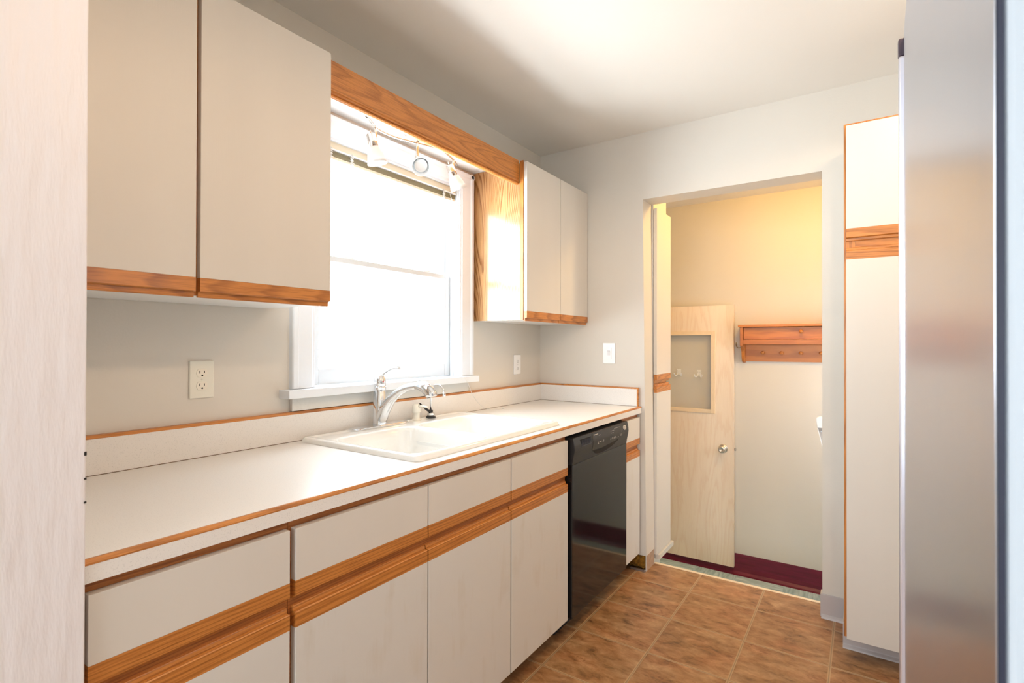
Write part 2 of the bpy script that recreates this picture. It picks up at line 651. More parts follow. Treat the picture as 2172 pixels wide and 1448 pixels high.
WY0, WY1, WZ0, WZ1 = 1.176, 2.016, 1.098, 2.052   # window opening
b = bm_new()
bx(b, -0.14, 0, NY0, WY0, 0, CZ)
bx(b, -0.14, 0, WY1, LB, 0, CZ)
bx(b, -0.14, 0, WY0, WY1, 0, WZ0)
bx(b, -0.14, 0, WY0, WY1, WZ1, CZ)
structure(obj('wall_left', b, wall_m))

# far wall with the doorway; its free edge on the window side leans a little, and the plaster is broken away at its foot
b = bm_new()
prism(b, [(0, 0.085), (0.688, 0.085), (0.6665, 2.070), (0, 2.070)], 'y', LY, LB)
bx(b, 0, 0.560, LY, LB, 0, 0.085)
bx(b, 0.6845, 0.688, LY, LB, 0, 0.085)
bx(b, 0.560, 0.6845, LY + 0.075, LB, 0, 0.085)
bx(b, 0, XR, LY, LB, 2.070, CZ)
bx(b, 1.528, XR, LY, LB, 0, 2.070)
structure(obj('wall_far', b, wall_m))

structure(box('wall_right', XR, XR + 0.12, NY1, LB, 0, CZ, wall_m))
b = bm_new()
bx(b, -0.14, 0.645, NY0, NY1, 0, CZ)
bx(b, 1.80, XR + 0.12, NY0, NY1, 0, CZ)
bx(b, 0.645, 1.80, NY0, NY1, 2.30, CZ)
structure(obj('wall_near', b, wall_m))
b = bm_new()
# door lining with small chips knocked out of its far arris
zs = [0, 0.95, 1.035, 1.040, 1.050, 1.056, 1.10, 1.104, 1.110, 1.60, 2.30]
prof = [(0.645, 0), (0.645, 2.30)]
bx(b, 0.645, 0.668, NY0 - 0.012, NY1, 0, 2.30)
structure(obj('trim_1', b, casing_m, bevel=0.002))
b = bm_new()
for zz, h in ((1.083, 0.006), (1.045, 0.003), (1.008, 0.003)):
    bx(b, 0.6645, 0.6688, NY1 - 0.0025, NY1 + 0.0006, zz, zz + h)
structure(obj('trim_3', b, hole_m))

# dining room behind the camera
b = bm_new()
bx(b, -0.6, -0.5, -3.05, NY0, 0, CZ)
bx(b, 3.5, 3.6, -3.05, NY0, 0, CZ)
bx(b, -0.6, 3.6, -3.15, -3.05, 0, CZ)
bx(b, -0.6, -0.14, NY0, NY0 + .1, 0, CZ)
bx(b, XR + .12, 3.6, NY0, NY0 + .1, 0, CZ)
bx(b, -0.6, 3.6, -3.05, NY0, -0.06, -0.001)
structure(obj('wall_dining_room', b, wall_m))

# hall beyond the doorway, two steps down
b = bm_new()
bx(b, -0.1, 2.3, HY, HY + 0.1, HZ, 2.44)
structure(obj('wall_hall_far', b, wall_m))
structure(box('wall_hall_left', -0.1, 0, LB, HY, HZ, 2.44, wall_m))
structure(box('wall_hall_right', 2.2, 2.3, LB, HY, HZ, 2.44, wall_m))
structure(box('ceiling_hall', -0.1, 2.3, LB, HY + .1, 2.362, 2.44, ceil_m))
structure(box('floor_hall', -0.1, 2.3, 2.966, HY + .1, HZ - 0.06, HZ, hallfloor_m))
structure(box('wall_hall_riser', -0.02, 2.3, 2.90, 2.9655, HZ, -0.06, wall_m))
b = bm_new()
structure(box('trim_2', 0.686, 1.528, 2.946, 2.966, -0.03, 0.002, birch_trim, bevel=0.002))   # pale wooden nosing at the threshold
# burgundy cove base
b = bm_new()
pf = [(HY, HZ), (HY - 0.045, HZ), (HY - 0.030, HZ + 0.006), (HY - 0.016, HZ + 0.022), (HY - 0.010, HZ + 0.05), (HY - 0.006, HZ + 0.145), (HY, HZ + 0.147)]
prism(b, pf, 'x', 0.0, 2.2)
structure(obj('baseboard_hall', b, burg_m))
# grey vinyl base on the right of the doorway and its returned end
b = bm_new()
pf = [(LY, 0.0), (LY - 0.022, 0.0), (LY - 0.018, 0.008), (LY - 0.008, 0.016), (LY - 0.005, 0.104), (LY, 0.106)]
prism(b, pf, 'x', 1.524, 1.66)
bx(b, 1.520, 1.528, LY - 0.003, LY + 0.05, 0, 0.104)
structure(obj('baseboard_far', b, vinyl_grey))
# remains of old base glue on the wall end
structure(box('baseboard_jamb', 0.682, 0.6895, LY + 0.004, LB - .01, 0.0, 0.085, plain('old_glue_patch', srgb(178, 150, 126), 0.6, bump=.5, bscale=40, var=0.12, vscale=30)))

# insulation showing in the broken wall foot
b = bm_new()
rows = []
for i in range(19):
    x = 0.564 + 0.118 * i / 18
    row = []
    for k in range(13):
        z = 0.010 + 0.074 * k / 12
        bump = 0.010 * sin(i * 1.7 + k * 0.9) * cos(k * 1.9 - i * 0.6) + 0.006 * sin(i * 4.1 + k * 3.3)
        row.append(b.verts.new((x, LY + 0.020 - 0.026 * sin(pi * i / 18) * sin(pi * k / 12) + bump, z)))
    rows.append(row)
for i in range(18):
    for k in range(12):
        b.faces.new((rows[i][k], rows[i + 1][k], rows[i + 1][k + 1], rows[i][k + 1])).smooth = True
bx(b, 0.564, 0.682, LY + 0.045, LY + 0.072, 0.004, 0.083)
o = obj('insulation', b, ins_m)
tag(o, 'yellow-brown insulation bulging from the broken wall foot beside the counter end', 'insulation', kind='stuff')
o = box('metal_strip', 0.600, 0.686, LY - 0.016, LY - 0.004, 0.0, 0.012, metal_gr, bevel=.002)
tag(o, 'bent grey metal strip on the floor under the broken wall foot', 'metal strip')

# ------------------------------------------------------------------ window
win = bpy.data.objects.new('window_1', None)
COL.objects.link(win)
win.location = (0, 1.596, 1.098)
structure(win)


def casing_leg(b, ya, yb):
    """moulded flat casing, ya outer edge, yb inner edge (upright)"""
    s = 1 if yb > ya else -1
    wd = abs(yb - ya)
    pf = [(0.0, ya), (0.018, ya), (0.022, ya + s * 0.004), (0.022, ya + s * 0.020), (0.017, ya + s * 0.026), (0.015, yb - s * 0.012), (0.010, yb - s * 0.006), (0.010, yb), (0.0, yb)]
    prism(b, pf, 'z', 1.100, 2.1275)


b = bm_new()
casing_leg(b, 1.084, 1.178)
casing_leg(b, 2.112, 2.014)
pf = [(0.0, 2.128), (0.018, 2.128), (0.022, 2.124), (0.022, 2.108), (0.017, 2.102), (0.015, 2.064), (0.010, 2.058), (0.010, 2.050), (0.0, 2.050)]
prism(b, pf, 'y', 1.084, 2.112)
obj('casing', b, trim_m, win)
b = bm_new()
bx(b, -0.06, 0.062, WY0 + .001, WY1 - .001, 1.0985, 1.099)
bx(b, -0.06, 0.060, 1.046, 2.107, 1.070, 1.0985)
obj('sill', b, trim_m, win, bevel=0.004)
b = bm_new()
bx(b, 0.0, 0.016, 1.085, 2.075, 1.0205, 1.070)
obj('apron', b, plaster_m, win, bevel=0.002)
b = bm_new()   # jamb liners
bx(b, -0.14, 0.0, WY0, WY0 + 0.012, WZ0, WZ1)
bx(b, -0.14, 0.0, WY1 - 0.012, WY1, WZ0, WZ1)
bx(b, -0.14, 0.0, WY0, WY1, WZ1 - 0.012, WZ1)
bx(b, -0.14, 0.0, WY0, WY1, WZ0 - .004, WZ0 + 0.002)
bx(b, -0.040, -0.026, WY1 - 0.022, WY1 - 0.012, WZ0, WZ1)
bx(b, -0.040, -0.026, WY0 + 0.012, WY0 + 0.022, WZ0, WZ1)
obj('jamb_liner', b, trim_m, win)


def sash(name, xa, xb, z0, z1, rb, rt):
    y0, y1, st = WY0 + 0.014, WY1 - 0.014, 0.045
    b = bm_new()
    bx(b, xa, xb, y0, y0 + st, z0, z1)
    bx(b, xa, xb, y1 - st, y1, z0, z1)
    bx(b, xa, xb, y0 + st, y1 - st, z0, z0 + rb)
    bx(b, xa, xb, y0 + st, y1 - st, z1 - rt, z1)
    o = obj(name, b, sash_m, win, bevel=0.003)
    xm = (xa + xb) / 2
    g = box('glass', xm - 0.002, xm + 0.002, y0 + st - 0.003, y1 - st + 0.003, z0 + rb - 0.003, z1 - rt + 0.003, glass_m, o)
    return o


lo = sash('lower_sash', -0.074, -0.042, 1.102, 1.606, 0.062, 0.024)
up = sash('upper_sash', -0.112, -0.080, 1.580, 2.038, 0.026, 0.04)
for yy in (1.37, 1.84):
    b = bm_new()
    bx(b, -0.070, -0.046, yy - 0.028, yy + 0.028, 1.606, 1.612)
    lathe(b, [(0.009, 0), (0.009, 0.008), (0.004, 0.010)], (-0.060, yy, 1.612), seg=14)
    tube(b, [(-0.060, yy, 1.619), (-0.058, yy + 0.028, 1.618)], [0.004, 0.003], 8)
    obj('sash_lock', b, white_pl, lo)

# blind, drawn up
bl = thing('window_blind', (-0.02, 1.596, 1.96), 'drawn-up almond mini blind stacked at the top of the window', 'window blind')
box('headrail', -0.040, -0.010, 1.192, 2.000, 2.012, 2.040, blind_m, bl, bevel=0.001)
b = bm_new()
for k in range(11):
    z = 1.985 + k * 0.0019
    bx(b, -0.040 + (k % 2) * .0015, -0.0125 + (k % 2) * .0015, 1.194, 1.998, z, z + 0.0009)
obj('slats', b, slat_m, bl)
box('top_strip', -0.043, -0.006, 1.190, 2.002, 2.0065, 2.0125, white_pl, bl)
box('bottom_rail', -0.040, -0.011, 1.194, 1.998, 1.972, 1.984, blind_m, bl, bevel=0.002)
for yy in (1.255, 1.355, 1.905):
    b = bm_new()
    pts = []
    for k in range(15):
        pts.append((-0.005 + 0.003 * (k % 2), yy + 0.008 * sin(k * 2.1), 2.014 - k * 0.0032))
    tube(b, pts, 0.0022, 6)
    tube(b, [(p[0] + .001, 2 * yy - p[1] + 0.002, p[2]) for p in pts], 0.0018, 6)
    bx(b, -0.010, -0.005, yy - 0.009, yy + 0.009, 1.965, 1.973)
    obj('ladder_cord', b, cord_m, bl)
b = bm_new()
pts = catmull([(-0.006, 1.945, 2.012), (-0.003, 1.957, 1.985), (0.000, 1.962, 1.93), (0.004, 1.963, 1.6), (0.010, 1.966, 1.3), (0.022, 1.975, 1.13), (0.066, 1.985, 1.095), (0.068, 2.015, 1.05), (0.068, 2.04, 1.01), (0.064, 2.09, 0.965), (0.062, 2.14, 0.935), (0.065, 2.19, 0.9185), (0.07, 2.23, 0.9160), (0.085, 2.27, 0.9160)], 8)
tube(b, pts, 0.0011, 6)
obj('pull_cord', b, cord_m, bl)
b = bm_new()
lathe(b, [(0.001, 0), (0.003, 0.004), (0.0035, 0.016), (0.001, 0.02)], (0.085, 2.27, 0.9177), (0.2, 1, 0), seg=10)
obj('cord_tassel', b, cord_m, bl)

# ------------------------------------------------------------------ valance and the white board over the window
va = box('soffit_board', 0.0, 0.264, 1.0105, 2.1295, 2.147, 2.160, melamine)
tag(va, 'white board closing the recess above the window behind the oak valance', 'board')
b = bm_new()
pf = [(0.266, 2.044), (0.272, 2.0425), (0.278, 2.044), (0.2835, 2.047), (0.2845, 2.051), (0.281, 2.054), (0.2865, 2.057), (0.2865, 2.061), (0.283, 2.064), (0.285, 2.067), (0.285, 2.162), (0.266, 2.162)]
prism(b, pf, 'y', 1.0105, 2.1295)
tag(obj('valance', b, oak_board), 'oak valance board with beaded lower edge spanning above the window', 'valance')


# ------------------------------------------------------------------ cabinets
def pull(b, face, t, z_in, z_out, lip, y0, y1):
    """oak finger pull: full-thickness strip z_in..z_out and a thin rear lip going on to lip. Works up or down."""
    s = 1 if z_out > z_in else -1
    pf = [(face, z_in), (face, z_out - s * 0.002), (face - 0.002, z_out), (face - 0.006, z_out - s * 0.001), (face - 0.0105, z_out + s * 0.001), (face - 0.0115, lip - s * 0.002),
          (face - 0.0125, lip), (face - t, lip), (face - t, z_in)]
    prism(b, pf, 'y', y0, y1)


def front(kind, parent, face, y0, y1, z0, z1, m, where, woodm=None, lp=0.014):
    """slab front with oak finger pull; where: 'top' or 'bottom'"""
    t = 0.019
    hw = 0.034
    woodm = woodm or oak_y
    if where == 'top':
        zb, zt = z0, z1 - lp - hw
        o = box(kind, face - t, face, y0, y1, zb, zt, m, parent, bevel=0.0008)
        b = bm_new()
        pull(b, face, t, zt, zt + hw, z1, y0, y1)
    else:
        zb, zt = z0 + lp + hw, z1
        o = box(kind, face - t, face, y0, y1, zb, zt, m, parent, bevel=0.0008)
        b = bm_new()
        pull(b, face, t, zb, zb - hw, z0, y0, y1)
    obj('finger_pull', b, woodm, o)
    return o


FD = 0.655


def base_cabinet(label, y0, y1, bays):
    t = thing('base_cabinet', (0.3, (y0 + y1) / 2, 0), label, 'cabinet', 'base cabinets under the worktop')
    b = bm_new()
    bx(b, 0.022, 0.618, y0, y0 + 0.012, 0.10, 0.872)
    bx(b, 0.022, 0.618, y1 - 0.012, y1, 0.10, 0.872)
    bx(b, 0.022, 0.618, y0 + 0.012, y1 - 0.012, 0.10, 0.114)
    bx(b, 0.022, 0.030, y0 + 0.012, y1 - 0.012, 0.114, 0.872)
    obj('carcass', b, melamine, t)
    b = bm_new()
    bx(b, 0.618, 0.636, y0, y1, 0.10, 0.8755)
    obj('face_frame', b, oak_frame, t)
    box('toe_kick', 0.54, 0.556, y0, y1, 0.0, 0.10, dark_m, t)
    for (a, c) in bays:
        front('drawer', t, FD, a, c, 0.700, 0.855, lam_m, 'bottom', lp=0.007)
        front('door', t, FD, a, c, 0.100, 0.683, dirty_m, 'top', lp=0.010)
    return t


base_cabinet('cream base cabinet with one drawer over a door, cut off by the door frame', 0.308, 0.672, [(0.312, 0.666)])
base_cabinet('widest cream base cabinet, two drawer fronts over two stained doors below the sink', 0.673, 1.521, [(0.680, 1.096), (1.100, 1.518)])
base_cabinet('cream base cabinet with one drawer over a stained door, touching the dishwasher', 1.522, 1.955, [(1.524, 1.947)])
base_cabinet('narrow cream base cabinet squeezed between the dishwasher and the end wall', 2.582, 2.808, [(2.588, 2.798)])


def wall_cabinet(label, y0, y1, doors, side):
    t = thing('wall_cabinet', (0.15, (y0 + y1) / 2, 1.39), label, 'cabinet', 'upper cabinets on the window wall')
    b = bm_new()
    bx(b, 0.002, 0.292, y0, y1, 1.3795, 2.147)
    obj('carcass', b, melamine, t)
    b = bm_new()
    bx(b, 0.292, 0.3105, y0, y1, 1.3795, 1.425)
    bx(b, 0.292, 0.3105, y0, y0 + .02, 1.425, 2.150)
    bx(b, 0.292, 0.3105, y1 - .02, y1, 1.425, 2.150)
    bx(b, 0.292, 0.3105, y0 + .02, y1 - .02, 2.10, 2.150)
    for (a, c) in doors[:-1]:
        bx(b, 0.292, 0.3105, c - .02, c + .025, 1.425, 2.10)
    obj('face_frame', b, oak_z, t)
    if side:
        box('end_panel', 0.001, 0.2915, y0 - 0.0035, y0 - 0.0002, 1.379, 2.1465, oak_panel, t)
        box('oak_stile', 0.2917, 0.3105, y0 - 0.0035, y0 - 0.0002, 1.379, 2.160, oak_z, t)
    for (a, c) in doors:
        front('door', t, 0.33, a, c, 1.374, 2.1525, lam_m, 'bottom')
    return t


wall_cabinet('tall cream two-door wall cabinet beside the door frame, on the near side of the window', 0.306, 1.009, [(0.310, 0.6205), (0.6305, 1.008)], False)
wall_cabinet('cream two-door wall cabinet with oak side panel between window and end wall', 2.134, 2.809, [(2.134, 2.472), (2.476, 2.807)], True)

# ------------------------------------------------------------------ worktop
SK = (0.034, 0.608, 1.100, 1.970)     # sink outline
H = (0.050, 0.592, 1.112, 1.952)      # cut-out
wt = thing('worktop', (0.33, 1.55, 0.876), 'speckled white laminate worktop with oak front edge and low backsplash', 'worktop')
b = bm_new()
Z0, Z1 = 0.876, 0.914
bx(b, 0.0005, H[0], NY1 + .001, LY, Z0, Z1)
bx(b, H[1], 0.650, NY1 + .001, LY, Z0, Z1)
bx(b, H[0], H[1], NY1 + .001, H[2], Z0, Z1)
bx(b, H[0], H[1], H[3], LY, Z0, Z1)
bmesh.ops.remove_doubles(b, verts=b.verts, dist=1e-5)
obj('top', b, counter_m, wt)
b = bm_new()
bx(b, 0.650, 0.6605, NY1 + .001, LY - 0.0005, 0.877, 0.9055)
obj('front_edge', b, counter_m, wt)
b = bm_new()
prism(b, [(0.6502, 0.9056), (0.6608, 0.9056), (0.6608, 0.9085), (0.6556, 0.9142), (0.6502, 0.9142)], 'y', NY1 + .001, LY - .0005)
obj('oak_edge', b, oak_y, wt)
b = bm_new()
bx(b, 0.0005, 0.019, NY1 + .001, LY, Z1, 1.0095)
bx(b, 0.0192, 0.640, LY - 0.019, LY - .0003, Z1, 1.0105)
obj('backsplash', b, counter_m, wt)
b = bm_new()
bx(b, 0.0005, 0.0195, NY1 + .001, LY - .0195, 1.0096, 1.0190)
bx(b, 0.0005, 0.648, LY - 0.0195, LY - .0003, 1.0106, 1.0190)
bx(b, 0.6402, 0.648, LY - 0.0195, LY - .0003, Z1, 1.0105)
obj('oak_cap', b, oak_y, wt)
b = bm_new()
bx(b, 0.0191, 0.0203, NY1 + .001, LY - .0192, Z1 + .0001, Z1 + 0.0016)
bx(b, 0.0204, 0.640, LY - .0205, LY - .0191, Z1 + .0001, Z1 + 0.0016)
obj('seam_line', b, plain('brown_seam', srgb(120, 92, 66), 0.7), wt)


# ------------------------------------------------------------------ sink
def rrect_sdf(x, y, x0, x1, y0, y1, r):
    cx, cy = (x0 + x1) / 2, (y0 + y1) / 2
    qx, qy = abs(x - cx) - (x1 - x0) / 2 + r, abs(y - cy) - (y1 - y0) / 2 + r
    return math.hypot(max(qx, 0), max(qy, 0)) + min(max(qx, qy), 0) - r


def sstep(t):
    t = max(0, min(1, t))
    return t * t * (3 - 2 * t)


def sink():
    bowls = [((0.150, 0.562, 1.142, 1.518), 0.185), ((0.150, 0.562, 1.548, 1.924), 0.185)]
    nx, ny = 124, 184
    x0, x1, y0, y1 = SK
    b = bm_new()
    V = {}
    for i in range(nx + 1):
        for j in range(ny + 1):
            fx, fy = i / nx, j / ny
            x, y = x0 + (x1 - x0) * fx, y0 + (y1 - y0) * fy
            # pull the corner vertices onto a rounded outline
            d = rrect_sdf(x, y, x0, x1, y0, y1, 0.024)
            if d > 0:
                cx = min(max(x, x0 + 0.024), x1 - 0.024)
                cy = min(max(y, y0 + 0.024), y1 - 0.024)
                l = math.hypot(x - cx, y - cy)
                x, y = cx + (x - cx) * 0.024 / l, cy + (y - cy) * 0.024 / l
                d = 0
            e = -d
            z = Z1 + 0.0005 + 0.0165 * math.sqrt(max(0, 1 - (1 - min(e / 0.016, 1)) ** 2))
            z -= 0.004 * sstep((e - 0.020) / 0.02)
            for (bb, dep) in bowls:
                s = -rrect_sdf(x, y, *bb, 0.07)
                if s > -0.012:
                    z -= 0.004 * sstep((s + 0.012) / 0.012)
                if s > 0:
                    z -= dep * (1 - (1 - min(s / 0.055, 1)) ** 2.4)
            V[i, j] = b.verts.new((x, y, z))
    for i in range(nx):
        for j in range(ny):
            try:
                f = b.faces.new((V[i, j], V[i + 1, j], V[i + 1, j + 1], V[i, j + 1]))
                f.smooth = True
            except ValueError:
                pass
    s = thing('sink', (0.326, 1.535, 0.915), 'white porcelain double-bowl drop-in sink set in the worktop under the window', 'sink')
    obj('basin', b, porc, s)
    for yc in (1.34, 1.732):
        b = bm_new()
        lathe(b, [(0.042, 0.0), (0.042, 0.003), (0.034, 0.003), (0.030, 0.001), (0.001, 0.001)], (0.36, yc, 0.7245), seg=24)
        obj('drain', b, chrome, s)


sink()

# faucet
SZ = 0.9272
fx, fy = 0.066, 1.442
fc = thing('faucet', (fx, fy, SZ), 'chrome single-lever kitchen faucet with a low arched pull-out spout on the sink deck', 'faucet')
b = bm_new()


def stadium(cx, cy, hx, hy, n=14):
    pts = []
    for k in range(n + 1):
        t = pi * k / n
        pts.append((cx + hx * cos(t), cy + (hy - hx) + hx * sin(t)))
    for k in range(n + 1):
        t = pi + pi * k / n
        pts.append((cx + hx * cos(t), cy - (hy - hx) + hx * sin(t)))
    return pts


prism(b, stadium(fx, fy, 0.029, 0.146), 'z', SZ - 0.001, SZ + 0.008)
obj('deck_plate', b, chrome, fc, bevel=0.004, seg=3)
b = bm_new()
lathe(b, [(0.027, 0), (0.0275, 0.003), (0.0275, 0.010), (0.026, 0.02), (0.0255, 0.130), (0.0235, 0.133), (0.0235, 0.148), (0.0245, 0.150), (0.0245, 0.155), (0.018, 0.157)], (fx, fy, SZ + 0.006))
obj('body', b, chrome, fc)
arm = [(0.000, 0.014, 0.022), (0.014, 0.042, 0.0245), (0.036, 0.080, 0.0235), (0.068, 0.116, 0.0195), (0.110, 0.146, 0.0160), (0.155, 0.164, 0.0145), (0.200, 0.171, 0.0138)]
pts = catmull([(fx + s, fy + 0.03 * s, SZ + z) for s, z, r in arm], 6)
b = bm_new()
tube(b, pts, interp([r for s, z, r in arm], 6), 18)
obj('spout', b, chrome, fc)
hd = [(0.196, 0.171, 0.0142), (0.212, 0.172, 0.0180), (0.236, 0.168, 0.0215), (0.258, 0.157, 0.0235), (0.272, 0.144, 0.0225), (0.276, 0.134, 0.0200)]
pts = catmull([(fx + s, fy + 0.03 * s, SZ + z) for s, z, r in hd], 6)
b = bm_new()
tube(b, pts, interp([r for s, z, r in hd], 6), 18)
obj('spray_head', b, chrome, fc)
b = bm_new()
lathe(b, [(0.019, 0), (0.0235, 0.004), (0.025, 0.018), (0.0235, 0.034), (0.017, 0.046), (0.008, 0.052), (0.001, 0.053)], (fx, fy, SZ + 0.159))
lv = [(-0.004, 0.195, 0.016), (0.010, 0.205, 0.011), (0.026, 0.216, 0.0065), (0.050, 0.229, 0.0065), (0.076, 0.237, 0.008), (0.100, 0.237, 0.008)]
pts = catmull([(fx + s, fy + 0.1 * s, SZ + z) for s, z, r in lv], 6)
tube(b, pts, interp([r for s, z, r in lv], 6), 12, flat=0.55)
lever = obj('lever', b, chrome, fc)
b = bm_new()
lathe(b, [(0.003, 0), (0.003, 0.001)], (fx + 0.0245, fy - 0.004, SZ + 0.182), (1, -0.2, 0), seg=10)
obj('temperature_dot', b, red_m, lever)

# soap dispenser
sx, sy = 0.066, 1.650
sd = thing('soap_dispenser', (sx, sy, SZ), 'squat white soap pump on the sink deck between faucet and filter tap', 'soap dispenser')
b = bm_new()
lathe(b, [(0.022, -0.001), (0.022, 0.002), (0.017, 0.006), (0.0145, 0.008), (0.0145, 0.032), (0.0185, 0.034), (0.0190, 0.036), (0.0165, 0.064), (0.013, 0.070), (0.001, 0.072)], (sx, sy, SZ))
obj('body', b, cream_pl, sd)
b = bm_new()
tube(b, [(sx + 0.006, sy, SZ + 0.062), (sx + 0.04, sy + .001, SZ + 0.062), (sx + 0.066, sy + 0.002, SZ + 0.061)], [0.006, 0.0048, 0.004], 10)
obj('nozzle', b, cream_pl, sd)

# filter tap
tx, ty = 0.070, 1.737
ft = thing('filter_tap', (tx, ty, SZ), 'slender chrome filtered-water tap with black base and lever, behind the faucet head', 'tap')
b = bm_new()
lathe(b, [(0.022, -0.001), (0.022, 0.006), (0.018, 0.009)], (tx, ty, SZ))
obj('base', b, black_m, ft)
b = bm_new()
lathe(b, [(0.0165, 0.009), (0.0165, 0.022), (0.014, 0.024)], (tx, ty, SZ))
obj('collar', b, chrome, ft)
b = bm_new()
lathe(b, [(0.009, 0.024), (0.010, 0.026), (0.010, 0.036), (0.006, 0.038)], (tx, ty, SZ))
tube(b, catmull([(tx, ty, SZ + 0.030), (tx + 0.002, ty - 0.020, SZ + 0.036), (tx - 0.002, ty - 0.042, SZ + 0.052), (tx - 0.006, ty - 0.064, SZ + 0.070)], 5), interp([0.007, 0.0075, 0.0065, 0.004], 5), 10, flat=0.7)
obj('lever', b, black_m, ft)
b = bm_new()
pts = [(tx, ty, SZ + 0.03), (tx, ty, SZ + 0.115)]
R = 0.036
for k in range(1, 15):
    t = pi - (pi * 1.0) * k / 14
    pts.append((tx + R * 0.95 + R * 0.95 * cos(t), ty + 0.16 * (R + R * cos(t)), SZ + 0.115 + R * sin(t) * 1.0))
tube(b, pts, 0.0036, 10)
obj('riser', b, chrome, ft)
b = bm_new()
p = Vector(pts[-1])
lathe(b, [(0.0045, -0.004), (0.007, 0.0), (0.0075, 0.014), (0.005, 0.016)], p, (0.1, 0, -1), seg=16)
obj('tip', b, chrome, ft)

# ------------------------------------------------------------------ track light
tl = thing('track_light', (0.142, 1.573, 2.147), 'wavy brushed-chrome track light with three frosted spotlights above the window', 'track light')
b = bm_new()
prism(b, stadium(0.120, 1.590, 0.026, 0.060), 'z', 2.128, 2.147)
obj('canopy', b, chrome, tl, bevel=0.003)
b = bm_new()
lathe(b, [(0.008, 0), (0.008, 0.024)], (0.142, 1.573, 2.104), seg=16)
obj('bracket', b, chrome, tl)
b = bm_new()
lathe(b, [(0.005, 0), (0.005, 0.024)], (0.150, 1.615, 2.104), seg=12)
obj('set_screw_post', b, chrome, tl)
bar = [(0.168, 1.285), (0.145, 1.326), (0.118, 1.370), (0.108, 1.423), (0.112, 1.482), (0.126, 1.526), (0.142, 1.573), (0.160, 1.622), (0.170, 1.669), (0.164, 1.732), (0.140, 1.804), (0.106, 1.871)]
pts = catmull([(x, y, 2.100) for x, y in bar], 6)
b = bm_new()
tube(b, pts, 0.0058, 12)
barm = obj('rail', b, nickel, tl)
b = bm_new()
d = (Vector(pts[0]) - Vector(pts[1])).normalized()
lathe(b, [(0.0062, 0), (0.0062, 0.003), (0.001, 0.005)], pts[0], d, seg=12)
obj('end_cap', b, black_m, barm)
SPOTS = [((0.118, 1.370), (0.10, 0.22, -1.0), (-0.1, -0.9, 0.35), 0.050), ((0.142, 1.573), (0.62, -0.52, -0.60), (-0.35, 0.95, 0.15), 0.064), ((0.138, 1.808), (0.12, 0.55, -1.0), (-0.1, -0.9, 0.30), 0.046)]
for (px, py), dr, sd_, sl in SPOTS:
    dr = Vector(dr).normalized()
    side = Vector(sd_).normalized()
    b = bm_new()
    lathe(b, [(0.0058, 0), (0.0068, 0.004), (0.0058, 0.010), (0.0068, 0.014), (0.0058, 0.02), (0.0064, sl), (0.003, sl + 0.004)], (px, py, 2.098), (0, 0, -1), seg=12)
    sp = obj('spotlight', b, nickel, tl)
    piv = Vector((px, py, 2.100 - sl))
    o = piv + side * 0.020 - dr * 0.012
    b = bm_new()
    lathe(b, [(0.001, 0), (0.015, 0.001), (0.0185, 0.004), (0.0185, 0.030), (0.0190, 0.031), (0.0190, 0.033), (0.0185, 0.034), (0.0185, 0.052), (0.016, 0.053)], o, dr)
    tube(b, [o - dr * 0.014, o], [0.003, 0.003], 8)
    tube(b, [piv, piv + side * 0.010], 0.004, 8)
    obj('lamp_holder', b, nickel, sp)
    b = bm_new()
    lathe(b, [(0.0192, 0.050), (0.0235, 0.060), (0.0300, 0.078), (0.0350, 0.098), (0.0380, 0.114), (0.0365, 0.114), (0.0335, 0.098), (0.0285, 0.078), (0.0220, 0.060), (0.017, 0.052)], o, dr, seg=32, cap=False)
    obj('shade', b, frost_m, sp)
    b = bm_new()
    lathe(b, [(0.010, 0.050), (0.016, 0.066), (0.027, 0.092), (0.027, 0.096), (0.022, 0.098), (0.020, 0.096), (0.010, 0.098), (0.001, 0.098)], o, dr, seg=28)
    obj('bulb', b, white_pl, sp)

